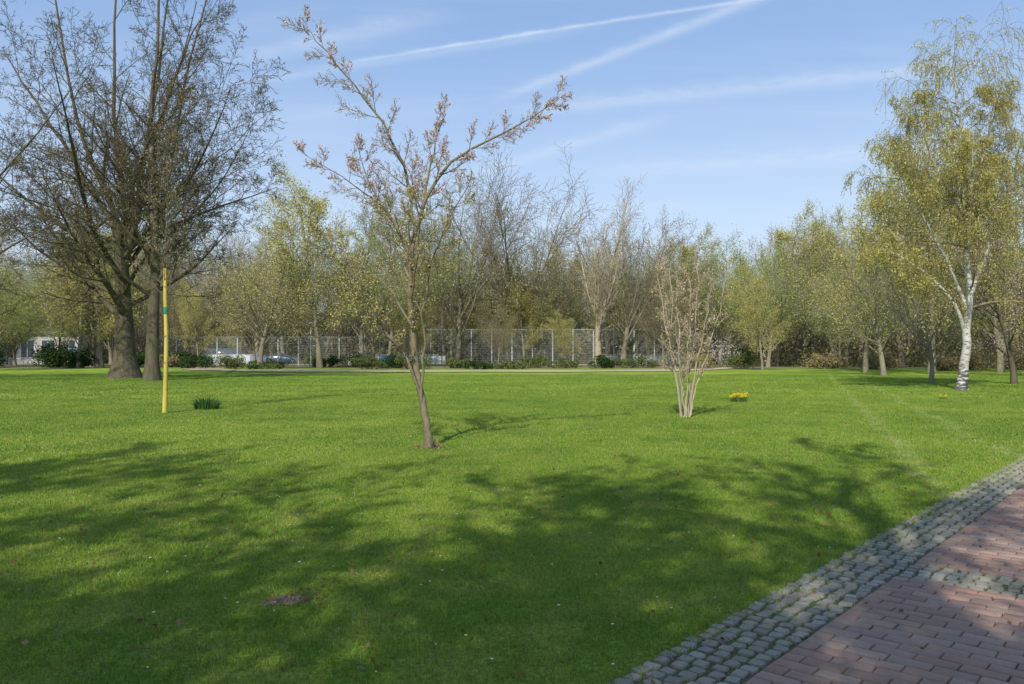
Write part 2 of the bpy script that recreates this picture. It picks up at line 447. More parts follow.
# ------------------------------------------------------------------ cherry tree
rnd = random.Random(11)
PC = dict(max=4, seg=[8, 6, 6, 5, 3], wob=[.05, .06, .06, .08, .10], trop=[0, .03, .05, .05, .03], nc=[0, 9, 8, 6, 0], t0=[.3, .25, .15, .1, 0],
          ang=[40, 46, 40, 38, 40], lenr=[.5, .38, .50, .50, .4], cone=[.2, .45, .4, .3, 0], rr=[.6, .45, .5, .6, .6], tip=[.4, .3, .35, .4, .5], rmin=.0028)
br = []; Y = 13.3
limb(br, [(-1.37,Y,-.05),(-1.43,Y,.45),(-1.55,Y+.05,1.0),(-1.64,Y+.1,1.6),(-1.69,Y+.1,2.3),(-1.70,Y,3.1),(-1.57,Y,3.8),(-1.42,Y,4.25)], .068, .032, 1, PC, rnd, 9, .45, .45, .6, .008)
limb(br, [(-1.60,Y,3.7),(-1.80,Y-.1,4.7),(-2.3,Y-.2,5.6),(-2.9,Y-.3,6.35),(-3.40,Y-.3,6.95)], .030, .004, 1, PC, rnd, 20, .12, .46)
limb(br, [(-1.42,Y,4.2),(-1.05,Y+.1,4.8),(-.3,Y+.2,5.25),(.40,Y+.3,5.65),(.85,Y+.3,6.0)], .030, .004, 1, PC, rnd, 20, .1, .46)
limb(br, [(-1.45,Y,4.2),(-1.36,Y+.3,5.0),(-1.15,Y+.5,5.75)], .024, .005, 1, PC, rnd, 12, .1, .8)
limb(br, [(-1.68,Y,2.9),(-2.0,Y+.2,3.8),(-2.7,Y+.4,4.45),(-3.7,Y+.6,5.1)], .026, .004, 1, PC, rnd, 18, .15, .55)
limb(br, [(-1.52,Y,.85),(-1.75,Y-.1,1.5),(-2.12,Y-.2,2.0),(-2.5,Y-.4,2.6),(-2.95,Y-.5,3.5)], .030, .005, 1, PC, rnd, 16, .3, .55)
limb(br, [(-1.50,Y,.7),(-1.47,Y-.12,1.5),(-1.42,Y-.2,2.5),(-1.2,Y-.3,3.4),(-.7,Y-.5,4.3)], .026, .005, 1, PC, rnd, 14, .4, .5)
limb(br, [(-1.69,Y,2.5),(-1.5,Y-.6,3.4),(-1.5,Y-1.2,4.3)], .022, .005, 1, PC, rnd, 10, .2, .7)
limb(br, [(-1.69,Y,2.7),(-1.9,Y+.7,3.5),(-1.9,Y+1.3,4.5)], .022, .005, 1, PC, rnd, 10, .2, .7)
limb(br, [(-1.69,Y,3.3),(-2.3,Y+.1,4.3),(-2.6,Y+.1,5.0)], .022, .005, 1, PC, rnd, 12, .2, .7)
limb(br, [(-1.66,Y,2.0),(-2.2,Y+.3,2.8),(-3.0,Y+.4,3.3),(-3.5,Y+.4,4.0)], .022, .004, 1, PC, rnd, 14, .25, .55)
G = Geo(); tubes(G, br, (12, 9, 6, 4, 3), 0); rg = np.random.default_rng(2)
C = leaf_pts(br, (3, 4), 1.5, .02, rg); top = rg.random(len(C)) < np.where(C[:, 2] > 4.2, .85, .2)
quads_at(G, C[top], .0145, 2, rg, .8); quads_at(G, C[~top], .018, 1, rg)
G.obj('cherry_tree', [bark_cherry, leaf_yellow, blossom_pink])
def soil_patch(name, cx, cy, r, n, mats, sz=.03):
    G = Geo(); rg = np.random.default_rng(int(cx*100) % 97+3); k = 14; nr = 5
    a = np.arange(k)*2*math.pi/k; jr = rg.uniform(.6, 1.3, k)
    V = []
    for q in range(nr):
        t = (q+.02)/(nr-1)
        for i in range(k):
            V.append((cx+math.cos(a[i])*r*t*jr[i], cy+math.sin(a[i])*r*.7*t*jr[i], .005+.025*(1-t**1.5)+rg.normal(0, .004)*(1-t)))
    F = [(q*k+i, q*k+(i+1) % k, (q+1)*k+(i+1) % k, (q+1)*k+i) for q in range(nr-1) for i in range(k)]
    G.add(V, F, 0, True)
    rr = np.sqrt(rg.uniform(0, 1, n))*r*1.5; th = rg.uniform(0, 6.28, n)
    C = np.stack([cx+np.cos(th)*rr, cy+np.sin(th)*rr*.7, rg.uniform(.02, .05, n)], 1)
    quads_at(G, C, sz, 1, rg, .5)
    G.obj(name, mats)
soil = plain_mat('bare_soil', (.22, .165, .11), .95, .3, 20)
soil_patch('bare_soil_patch', -1.37, 13.25, .22, 60, [soil, dead_leaf], .03)
soil_patch('bare_soil_patch', -1.43, 5.15, .16, 90, [soil, dead_leaf], .013)
G = Geo(); tw = []; rr0 = random.Random(4)
for k in range(14):
    a = rr0.uniform(0, 6.28); x0, y0 = -1.33+.09*math.cos(a), 13.28+.08*math.sin(a); h = rr0.uniform(.06, .2)
    tw.append(([(x0, y0, 0), (x0+.02*math.cos(a), y0+.02*math.sin(a), h*.5), (x0+.06*math.cos(a), y0+.05*math.sin(a), h)], [.012, .010, .006], 0))
tubes(G, tw, (5,), 0); G.obj('root_suckers', [bark_cherry])

# ------------------------------------------------------------------ multi-stem tree
rnd = random.Random(21); br = []; X, Y = 4.26, 19.6
PM = dict(PC, rmin=.0045, nc=[0, 9, 7, 4, 0], ang=[40, 34, 36, 36, 40], wob=[.05, .06, .07, .08, .1])
for k in range(8):
    a = k*2*math.pi/8+rnd.random()*.5; sp = rnd.uniform(.45, 1.1); h = rnd.uniform(3.2, 4.3)
    x0, y0 = X+.10*math.cos(a), Y+.10*math.sin(a)
    limb(br, [(x0,y0,-.02),(x0+.16*math.cos(a)*sp,y0+.1*math.sin(a)*sp,.6),(x0+.45*math.cos(a)*sp,y0+.35*math.sin(a)*sp,1.5),(x0+.85*math.cos(a)*sp,y0+.6*math.sin(a)*sp,2.6),(x0+1.10*math.cos(a)*sp,y0+.8*math.sin(a)*sp,h)],
         .030, .007, 1, PM, rnd, 11, .34, .42, .3, .02)
finish_tree('multi_stem_tree', br, [bark_pale, blossom_pink, leaf_yellow], (8, 7, 5, 3, 3), [(1, (3, 4), .6, .03, .02), (2, (3, 4), .5, .03, .022)], 5)

# ------------------------------------------------------------------ young tree with reed wrap
rnd = random.Random(31); br = []; X, Y = -9.1, 20.9
wrap = bark_mat('reed_wrap', (.40, .29, .04), (.66, .54, .12), 16, .15, .4)
green = plain_mat('tie_green', (.02, .22, .10), .5)
PY = dict(PC, rmin=.006, nc=[0, 8, 6, 4, 0], trop=[0, .10, .08, .05, .03])
limb(br, [(X,Y,0),(X+.02,Y,2),(X-.02,Y,4),(X+.04,Y,5.6),(X,Y,7.3)], .045, .01, 1, PY, rnd, 34, .36, .42, .4, .01)
G = Geo(); tubes(G, br, (8, 8, 5, 3, 3), 0)
wr = [([(X,Y,.0),(X+.02,Y,1.0),(X+.03,Y,2.0),(X-.005,Y,3.0),(X-.015,Y,3.8)], [.065,.056,.052,.048,.043], 0)]
tubes(G, wr, (12,), 1)
for z in (.6, 1.3, 2.0, 3.3): tubes(G, [([(X+.015,Y,z),(X+.015,Y,z+.02),(X+.015,Y,z+.03)], [.058,.060,.058], 0)], (12,), 3)
tubes(G, [([(X+.015,Y,2.6),(X+.01,Y,2.68),(X+.01,Y,2.78)], [.058,.064,.058], 0)], (12,), 2)
quads_at(G, leaf_pts(br, (3, 4), .9, .03, np.random.default_rng(4)), .03, 4, np.random.default_rng(5))
G.obj('young_tree', [bark_mid, wrap, green, twig_brown, leaf_olive])

# ------------------------------------------------------------------ big bare trees on the left
PB = dict(max=5, seg=[8, 11, 8, 6, 4, 3], wob=[.03, .06, .09, .11, .13, .15], trop=[.0, .035, .02, .01, -.01, -.02], nc=[13, 13, 8, 6, 3, 0], t0=[.40, .15, .15, .1, .1, 0],
          ang=[62, 42, 42, 40, 40, 40], angt=.0, lenr=[1.6, .40, .45, .45, .5, .4], cone=[-.1, .45, .4, .3, .2, 0], rr=[.40, .46, .5, .5, .6, .6], tip=[.55, .12, .3, .35, .5, .5], rmin=.0088, flare=.7)
def big(name, x, y, h, r, seed, P, mats, leaves, d=(0, 0, 1), sides=(14, 7, 5, 3, 3, 3), extra=(), **k):
    rnd = random.Random(seed); br = []; grow(br, (x, y, -.05), nrm(d), h, r, 0, P, rnd)
    for (pts, r0, r1, nc) in extra:
        limb(br, [(x+a, y+b, c) for a, b, c in pts], r0, r1, 1, P, rnd, nc, .12, .72, 0, .08)
    return finish_tree(name, br, mats, sides, leaves, seed, **k)
up = lambda a, h, q=0: [(0, 0, 7.3), (a*.22, .3+q*.2, 11), (a*.6, -.4+q*.6, 16), (a, .4+q, h)]
big('bare_oak_tree', -23.8, 49, 8.5, .64, 41, PB, [bark_dark, leaf_brown], [(1, (5,), .5, .08, .045)], (-.02, 0, 1),
    extra=[(up(-1.0, 27), .28, .03, 19), (up(2.8, 27), .26, .03, 19), (up(-5, 26), .24, .03, 18), (up(5.5, 21, -3), .22, .03, 15), (up(-9, 21, 2), .22, .03, 16)])
big('bare_oak_tree', -20.1, 44.5, 9, .38, 42, dict(PB, flare=.4, ang=[52, 38, 40, 40, 40, 40], trop=[.02, .055, .02, .01, 0, 0], lenr=[.85, .42, .45, .45, .5, .4], nc=[10, 11, 8, 6, 3, 0], t0=[.5, .15, .15, .1, .1, 0]),
    [bark_dark, leaf_brown], [(1, (5,), .5, .08, .045)], (.005, 0, 1), extra=[(up(.3, 26), .25, .03, 18), (up(3.0, 23), .16, .03, 16)])
big('bare_oak_tree', -34.5, 43, 8, .45, 43, dict(PB, nc=[10, 10, 7, 5, 3, 0]), [bark_dark, leaf_brown], [(1, (5,), .4, .08, .045)], extra=[(up(1.5, 24), .22, .03, 16), (up(5, 22), .18, .03, 14)])

# ------------------------------------------------------------------ birch
rnd = random.Random(51); br = []; X, Y = 18.9, 33.5
PBi = dict(max=4, seg=[10, 8, 7, 7, 6], wob=[.03, .06, .08, .09, .07], trop=[0, .02, -.02, -.20, -.38], nc=[0, 12, 10, 7, 0], t0=[.3, .2, .2, .15, 0],
           ang=[40, 52, 48, 45, 40], lenr=[.5, .42, .55, .85, .5], cone=[.4, .4, .3, .2, 0], rr=[.45, .42, .5, .5, .6], tip=[.3, .25, .3, .4, .5], rmin=.006)
limb(br, [(X,Y,-.05),(X+.15,Y,1.5),(X+.3,Y,3.5),(X+.35,Y+.1,6),(X+.25,Y,9),(X-.1,Y,12),(X-.3,Y,13.6)], .21, .02, 1, PBi, rnd, 30, .3, .70, .4, .03)
limb(br, [(X+.2,Y,2.3),(X-.4,Y-.2,3.6),(X-1.6,Y-.4,4.8),(X-2.9,Y-.5,5.6),(X-3.6,Y-.5,6.0)], .09, .015, 1, PBi, rnd, 12, .35, .7)
limb(br, [(X+.3,Y,3.3),(X-.5,Y+.2,5.5),(X-1.8,Y+.3,8.0),(X-3.0,Y+.4,10.2)], .09, .015, 1, PBi, rnd, 18, .25, .75)
limb(br, [(X+.3,Y,3.8),(X+1.3,Y+.2,6.0),(X+2.3,Y+.3,8.5),(X+2.9,Y+.4,11)], .09, .015, 1, PBi, rnd, 18, .25, .7)
limb(br, [(X+.3,Y,6),(X-.2,Y-1.2,8.0),(X-.6,Y-2,10.2)], .07, .015, 1, PBi, rnd, 14, .25, .8)
limb(br, [(X+.3,Y,7),(X-1.0,Y+.3,9.8),(X-1.8,Y+.3,12.3)], .06, .012, 1, PBi, rnd, 14, .2, .8)
limb(br, [(X+.3,Y,7.5),(X+1.0,Y-.3,10.5),(X+1.3,Y-.3,12.6)], .06, .012, 1, PBi, rnd, 14, .2, .8)
G = Geo(); tubes(G, [b_ for b_ in br if b_[2] <= 1], (10, 9), 0); tubes(G, [b_ for b_ in br if b_[2] > 1], (5, 5, 4, 3, 3), 1)
rg = np.random.default_rng(8)
quads_at(G, leaf_pts(br, (3, 4), 5.5, .06, rg), .040, 2, rg)
G.obj('birch_tree', [bark_birch, twig_brown, leaf_yellow])

# ------------------------------------------------------------------ generic tree variants for the tree line
def variant(name, h, r, seed, P, mats, leaves, d=(0, 0, 1)):
    rnd = random.Random(seed); br = []; grow(br, (0, 0, -.1), d, h, r, 0, P, rnd)
    G = Geo(); tubes(G, br, (8, 5, 3, 3), 0); rg = np.random.default_rng(seed)
    for mi, lv, per, jit, size in leaves:
        C = leaf_pts(br, lv, per, jit, rg)
        if len(C): quads_at(G, C, size, mi, rg)
    return make_obj(name, np.concatenate(G.V), np.concatenate(G.F), mats, np.concatenate(G.M), np.concatenate(G.S), link=False)
PF = dict(max=3, seg=[9, 8, 6, 3], wob=[.05, .08, .11, .13], trop=[.02, .05, .03, .0], nc=[22, 13, 10, 0], t0=[.15, .15, .1, 0],
          ang=[62, 42, 44, 40], angt=.25, lenr=[.50, .42, .48, .4], cone=[.55, .4, .35, 0], rr=[.45, .45, .5, .6], tip=[.2, .2, .3, .4], rmin=.013, flare=.3)
PD = dict(PF, nc=[13, 17, 10, 0], t0=[.30, .15, .1, 0], ang=[44, 40, 44, 40], angt=0, lenr=[2.0, .34, .48, .4], cone=[.0, .35, .35, 0], rr=[.45, .42, .5, .6], tip=[.6, .12, .3, .4], trop=[.0, .06, .02, -.01])
PV = dict(PD, nc=[8, 20, 10, 0], t0=[.45, .15, .15, 0], ang=[28, 34, 40, 40], lenr=[2.7, .26, .45, .4])
fl = (2, 3)
V1 = variant('tree_olive', 6.2, .30, 61, PD, [bark_far_hazed, leaf_olive], [(1, fl, 4.0, .32, .082)])
V2 = variant('tree_bare', 6.5, .32, 62, PD, [bark_far_hazed, leaf_brown], [(1, fl, 1.5, .25, .06)])
V3 = variant('tree_vase', 4.6, .40, 63, PV, [bark_far_hazed, leaf_olive], [(1, fl, 2.2, .28, .072)])
V4 = variant('tree_yellow', 15, .24, 64, dict(PF, trop=[.02, .03, -.02, -.08]), [bark_far_hazed, leaf_yellow], [(1, fl, 5.0, .33, .085)])
V5 = variant('tree_fresh', 5.4, .26, 65, PD, [bark_far_hazed, leaf_fresh], [(1, fl, 5.2, .33, .09)])
V6 = variant('tree_slim', 19, .22, 66, dict(PF, lenr=[.30, .42, .48, .4], ang=[45, 40, 40, 40]), [bark_far_hazed, leaf_olive], [(1, fl, 2.8, .28, .072)])
V7 = variant('tree_vase_pale', 4.2, .38, 67, PV, [bark_pale, leaf_brown], [(1, fl, 1.2, .22, .06)])
V8 = variant('tree_round', 6.0, .30, 68, dict(PD, ang=[56, 42, 44, 40]), [bark_far_hazed, leaf_yellow], [(1, fl, 3.6, .33, .08)])

def place(name, me, x, y, s=1, rz=None, parent=None, rr=random.Random(9)):
    rz = rr.uniform(0, 6.28) if rz is None else rz
    return inst(name, me, (x, y, 0), rz, (s*rr.uniform(.9, 1.15), s*rr.uniform(.9, 1.15), s*rr.uniform(.94, 1.08)), parent)
place('park_tree', V4, -18.8, 78, 1.15, 1.); place('park_tree', V5, -15, 86, 1.05, 2.)
place('park_tree', V8, -24, 76, .9, 4.)
place('park_tree', V2, -6.4, 93, 1.42, 1.5); place('park_tree', V7, 9.6, 88, 1.2, 2.)
place('park_tree', V3, 12.8, 92, 1.05, 4.); place('park_tree', V1, 3.5, 98, 1.0, 4.); place('park_tree', V2, 1.0, 101, 1.3, 4.6)
place('park_tree', V4, 22, 70, .5, 1.); place('park_tree', V5, 27, 84, .85, 3.)
place('park_tree', V8, 25.2, 54, .68, 5.); place('park_tree', V4, 30.5, 58, .95, 2.2); place('park_tree', V4, 27.5, 62, .9, 4.2)
place('park_tree', V2, 21.6, 41, .40, 2.); place('park_tree', V1, 34, 52, .75, 1.); place('park_tree', V4, 38, 62, .95, 1.)
rq = random.Random(15)
for (x, y, s) in [(-33, 84, .5), (-29, 90, .7), (-10.5, 89, .45), (-1.5, 86, .36), (1.5, 94, .6), (6, 85, .34), (16.5, 87, .5), (19, 92, .75), (-12.5, 95, .8), (24, 92, .9), (30, 90, 1.0), (36, 86, .9), (33, 80, .6), (41, 84, 1.0),
                  (-50, 88, .7), (-55, 84, .6), (-61, 90, .75), (-46, 92, .8), (-58, 93, .6)]:
    place('park_tree', rq.choice([V1, V4, V5, V8, V4]), x, y, s)
pk = variant('tree_pink', 7, .16, 71, dict(PF, nc=[16, 9, 7, 0], lenr=[.5, .42, .45, .4], rmin=.01), [bark_dark, blossom_pink], [(1, fl, 3.5, .12, .04)])
place('flowering_cherry_tree', pk, 24.9, 39.5, 1.0, 1.)

row = empty('distant_tree_row'); rr = random.Random(77)
for (d0, sp, s0) in ((103, 7.5, .92), (114, 6.5, 1.04), (128, 6.0, 1.18), (146, 6.0, 1.32)):
    x = -d0*.82-8
    while x < d0*.82+8:
        me = rr.choices([V1, V2, V3, V4, V5, V6, V7, V8], [4, 5, 3, 3, 3, 2, 2, 3])[0]
        s = s0*rr.uniform(.62, 1.12)
        place('tree', me, x+rr.uniform(-3, 3), d0+rr.uniform(-5, 5), s, None, row)
        x += sp*rr.uniform(.35, 1.65)
for k in range(24):
    x = rr.choice([rr.uniform(-75, -40), rr.uniform(42, 75)]); y = rr.uniform(60, 95)
    place('tree', rr.choice([V1, V2, V4, V5, V6, V8]), x, y, rr.uniform(.7, .95), None, row)

# undergrowth
rg = np.random.default_rng(12); G = Geo()
def band(n, x0, x1, y0, y1, hb, ha, size, mi, pw_=1.2):
    x = rg.uniform(x0, x1, n); y = rg.uniform(y0, y1, n)
    hm = hb+ha*(np.sin(x*.21+y)*np.sin(x*.083+1)+.6*np.sin(x*.53+y*.3)+.4*np.sin(x*1.3))
    z = rg.uniform(0, 1, n)**pw_*np.clip(hm, .6, 20)
    quads_at(G, np.stack([x, y, z], 1), size, mi, rg)
band(9000, -45, 25, 99.5, 104, 1.1, .9, .15, 0)
band(24000, -110, 110, 107, 118, 1.8, 1.2, .17, 0)
band(14000, 30, 80, 84, 100, 2.0, 1.3, .17, 0)
band(30000, -135, 135, 128, 150, 4.0, 2.0, .30, 0)
band(60000, -165, 165, 160, 190, 9, 2.5, .72, 1, 1.0)
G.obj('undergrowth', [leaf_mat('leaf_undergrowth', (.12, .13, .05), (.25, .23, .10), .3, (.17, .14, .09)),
                      leaf_mat('leaf_thicket_hazed', (.19, .17, .10), (.30, .28, .17), .3, (.24, .21, .16))])  # backing thicket: pale olive-brown with distance haze painted into the leaf colour

# ------------------------------------------------------------------ shrubs
def shrub(name, x, y, w, dp, h, n, size, mats, seed):
    rg = np.random.default_rng(seed); rnd = random.Random(seed); G = Geo(); br = []
    nc = 10+int(w*4); cs = []
    for k in range(nc):
        a = rnd.uniform(0, 6.28); r = math.sqrt(rnd.random())*.8
        cx, cy = x+math.cos(a)*r*w/2, y+math.sin(a)*r*dp/2; cz = h*rnd.uniform(.25, .8)*(1-.5*r*r)
        cs.append((cx, cy, cz, rnd.uniform(.18, .3)*h))
        br.append(([(x+(cx-x)*.4, y+(cy-y)*.4, 0), (x+(cx-x)*.8, y+(cy-y)*.8, cz*.5), (cx, cy, cz)], [.03, .02, .01], 0))
    tubes(G, br, (4,), 0)
    cs = np.array(cs); idx = rg.integers(0, nc, n); dv = rg.normal(size=(n, 3)); dv /= np.linalg.norm(dv, axis=1, keepdims=True)
    C = cs[idx, :3]+dv*(cs[idx, 3]*rg.uniform(.6, 1.15, n))[:, None]*np.array([1.3, 1.2, 1]); C[:, 2] = np.abs(C[:, 2])
    quads_at(G, C, size, 1, rg)
    G.obj(name, mats)
sr = random.Random(5); k = 0
for (x, y, w, h) in [(-47, 82, 3.5, 2.4), (-43.5, 80, 3, 2.0), (-39, 82, 3, 2.2), (-35.5, 84, 3.2, 1.8), (-53, 80, 4, 2.6), (-57, 86, 5, 3.2), (-50, 87, 4.5, 3.0)]:
    shrub('rhododendron_bush', x, y, w, 2.5, h, 2200, .12, [bark_dark, leaf_rhodo], 100+k); k += 1
x = -36
while x < 24:
    w = sr.uniform(2.4, 5.0)
    shrub('hedge_shrub', x, sr.uniform(74, 86), w, 2.2, sr.uniform(.7, 1.8), 1500, .09, [bark_mid, sr.choice([leaf_hedge, leaf_rhodo, leaf_hedge, leaf_hedge, leaf_olive, leaf_brown])], 200+k); k += 1
    x += w*sr.uniform(.4, .95)
shrub('rhododendron_bush', 24.5, 86, 2.6, 2, 2.4, 1500, .12, [bark_dark, leaf_rhodo], 90)
shrub('magnolia_bush', 22.3, 84, 3.0, 2.5, 3.4, 700, .08, [bark_mid, blossom_white], 91)
for (x, y, w, h) in [(40, 70, 4, 2.0), (46, 72, 5, 2.4), (34, 74, 3.5, 1.6), (30, 76, 4, 1.8), (37, 68, 3, 1.5)]:
    shrub('hedge_shrub', x, y, w, 2.5, h, 1500, .11, [bark_dark, leaf_brown], 300+k); k += 1

# ------------------------------------------------------------------ gravel path near wood
gravel = plain_mat('gravel', (.50, .40, .27), .95, .15, 3)
G = Geo(); nx = 60; xs = np.linspace(-32, 22, nx); yc = 65+9*((xs+5)/24)**4
hw_ = 2.6+.5*np.sin(xs*.6)
V = np.concatenate([np.stack([xs, yc-hw_, np.full(nx, .05)], 1), np.stack([xs, yc+hw_, np.full(nx, .05)], 1)])
G.add(V, [(i, i+1, nx+i+1, nx+i) for i in range(nx-1)]); G.obj('gravel_path', [gravel])

# ------------------------------------------------------------------ clumps on the lawn
def clump(name, x, y, r, h, n, flowers, seed):
    rg = np.random.default_rng(seed); G = Geo()
    rr_ = np.sqrt(rg.random(n))*r; th = rg.uniform(0, 6.28, n)
    c = np.stack([x+np.cos(th)*rr_, y+np.sin(th)*rr_*.6, 0*th], 1)
    out_ = np.stack([np.cos(th), np.sin(th), 0*th], 1)
    hh = h*rg.uniform(.5, 1.1, n)[:, None]*(1.1-.5*(rr_/r)[:, None]); az = rg.uniform(0, 6.28, n)
    a = np.stack([np.cos(az), np.sin(az), 0*az], 1)*.009
    up_ = np.array([0, 0, 1.])
    m1 = c+up_*hh*.6+out_*hh*.3*rg.random((n, 1)); t1 = m1+up_*hh*.3+out_*hh*.7*rg.random((n, 1))
    V = np.stack([c-a, c+a, m1+a, m1-a, t1+a*.2, t1-a*.2], 1).reshape(-1, 3); o = np.arange(n)[:, None]*6
    G.add(V, np.concatenate([o+np.array([[0,1,2,3]]), o+np.array([[3,2,4,5]])], 0), 0)
    if flowers:
        for k in range(flowers):
            a0 = rg.uniform(0, 6.28); q = math.sqrt(rg.random())*r
            p = np.array([x+math.cos(a0)*q, y+math.sin(a0)*q*.6, h*rg.uniform(.65, 1.15)])
            for j in range(6):
                b0 = j*math.pi/3; e1 = np.array([math.cos(b0), -.3, math.sin(b0)]); e2 = np.array([-math.sin(b0), 0, math.cos(b0)])
                G.add([p, p+e1*.022+e2*.013, p+e1*.040, p+e1*.022-e2*.013], [(0,1,2,3)], 1)
            tubes(G, [([tuple(p), tuple(p+np.array([0, -.02, 0])), tuple(p+np.array([0, -.04, 0]))], [.008, .012, .015], 0)], (6,), 1)
            tubes(G, [([(p[0], p[1]+.02, 0), (p[0], p[1]+.01, p[2]*.6), tuple(p)], [.004, .004, .003], 0)], (3,), 0)
    G.obj(name, [stem_green, petal_yellow])
clump('daffodil_clump', 7.25, 25.5, .28, .24, 150, 26, 1)
clump('daffodil_clump', -8.5, 22.2, .33, .50, 300, 0, 2)
clump('daffodil_clump', 17.2, 21.5, .10, .14, 30, 4, 3)
clump('daffodil_clump', 14.6, 27.0, .10, .14, 25, 3, 4)

rg = np.random.default_rng(41); n = 420
y = 3.5+rg.random(n)**1.2*26; x = (rg.random(n)*2-1)*(.66*y+1)
sn = (np.stack([x, y], 1)-P0)@Nn; k_ = sn < -.05; x, y = x[k_], y[k_]
G = Geo()
for a_, b_ in zip(x, y):
    z = .045; r = rg.uniform(.005, .011)
    V = [(a_+r*math.cos(t*math.pi/4), b_+r*math.sin(t*math.pi/4), z+.002*(t % 2)) for t in range(8)]
    G.add(V, [(0,1,2,3), (0,3,4,7), (4,5,6,7)], 0)
    G.add([(a_-.003, b_-.003, z+.004), (a_+.003, b_-.003, z+.004), (a_+.003, b_+.003, z+.004), (a_-.003, b_+.003, z+.004)], [(0,1,2,3)], 1)
G.obj('daisies', [petal_white, petal_yellow])
n = 1500; y = 3.5+rg.random(n)*24; x = (rg.random(n)*2-1)*(.66*y+1)
sn = (np.stack([x, y], 1)-P0)@Nn; z = np.where(sn < 0, .042, .028); k_ = (sn < 0) | (rg.random(n) < .25)
G = Geo(); quads_at(G, np.stack([x, y, z], 1)[k_], .020, 0, rg, .7, .6); G.obj('fallen_leaves', [dead_leaf])
G = Geo(); tw = []
for (a_, b_, an, ln) in [(-1.95, 4.2, .2, .12), (-.75, 3.95, 2.6, .07), (1.2, 9, .2, .2), (-1.2, 12.6, .6, .3), (-1.6, 12.9, 2.4, .25)]:
    dx, dy = math.cos(an)*ln/2, math.sin(an)*ln/2
    tw.append(([(a_-dx, b_-dy, .035), (a_, b_+.01, .045), (a_+dx, b_+dy, .038)], [.003, .004, .002], 0))
tubes(G, tw, (5,), 0); G.obj('fallen_twigs', [bark_mid])

# ------------------------------------------------------------------ fence, boards, buildings, cars
steel = plain_mat('galvanised_steel', (.52, .56, .53), .5, .1)
def fence(name, x0, x1, y, h, sp):
    G = Geo(); x = x0
    while x <= x1+.01:
        G.box(x-.055, x+.055, y-.055, y+.055, 0, h); x += sp
    for z in (.1, h-.05): G.box(x0, x1, y-.12, y-.065, z, z+.035)
    x = x0
    while x < x1: G.box(x-.005, x+.005, y-.135, y-.125, .05, h); x += .14
    z = .2
    while z < h: G.box(x0, x1, y-.15, y-.14, z, z+.009); z += .2
    G.obj(name, [steel])
fence('sports_fence', -42, -12.5, 94, 3.4, 2.4)
fence('sports_fence', -12, 21, 94, 4.3, 2.4)
white = plain_mat('white_paint', (.62, .65, .68), .5, .06); blue = plain_mat('blue_panel', (.16, .27, .44), .5, .1)
wallm = plain_mat('render_wall', (.52, .52, .50), .8, .1)
glass = plain_mat('window_glass', (.06, .08, .10), .15, .1); roofm = plain_mat('roof_felt', (.22, .21, .20), .8, .15)
rubber = plain_mat('tyre_rubber', (.03, .03, .03), .8, .1)
def boards(x0, x1, y, h, pat):
    G = Geo(); x = x0; k = 0
    while x < x1:
        G.box(x+.02, x+1.96, y-.03, y+.03, .12, h, pat[k % len(pat)])
        G.box(x-.04, x+.02, y-.05, y+.05, 0, h+.06, 2); k += 1; x += 1.98
    G.box(x0, x1, y-.04, y+.04, h+.061, h+.10, 0); G.obj('rink_boards', [white, blue, steel])
boards(-20, -9, 97.5, 1.2, (0, 0, 1, 0)); boards(11, 20, 97.5, 1.2, (0, 1, 0)); boards(-38, -31, 97.5, 1.2, (0, 0, 0, 1, 0))
def building(name, x0, x1, y0, y1, h, nw):
    e = empty(name, ((x0+x1)/2, (y0+y1)/2, 0)); ox, oy = e.location.x, e.location.y
    G = Geo(); G.box(x0-ox, x1-ox, y0-oy, y1-oy, 0, h); G.obj('walls', [wallm], parent=e)
    G = Geo(); G.box(x0-ox-.4, x1-ox+.4, y0-oy-.5, y1-oy+.4, h+.002, h+.3); G.obj('roof', [roofm], parent=e)
    G = Geo(); w = (x1-x0)/nw
    for k in range(nw):
        a = x0-ox+k*w+w*.2; b_ = a+w*.6
        G.box(a, b_, y0-oy-.03, y0-oy-.005, .9, h-.9, 0); G.box(a-.08, b_+.08, y0-oy-.08, y0-oy-.005, .78, .898, 1)
        G.box((a+b_)/2-.03, (a+b_)/2+.03, y0-oy-.05, y0-oy-.032, .9, h-.9, 1)
    G.obj('windows', [glass, white], parent=e)
    G = Geo(); G.box(x1-ox-1.3, x1-ox-.35, y0-oy-.06, y0-oy-.004, .02, 2.1); G.obj('door', [blue], parent=e)
building('clubhouse', -72, -56, 103, 109, 4.0, 6)
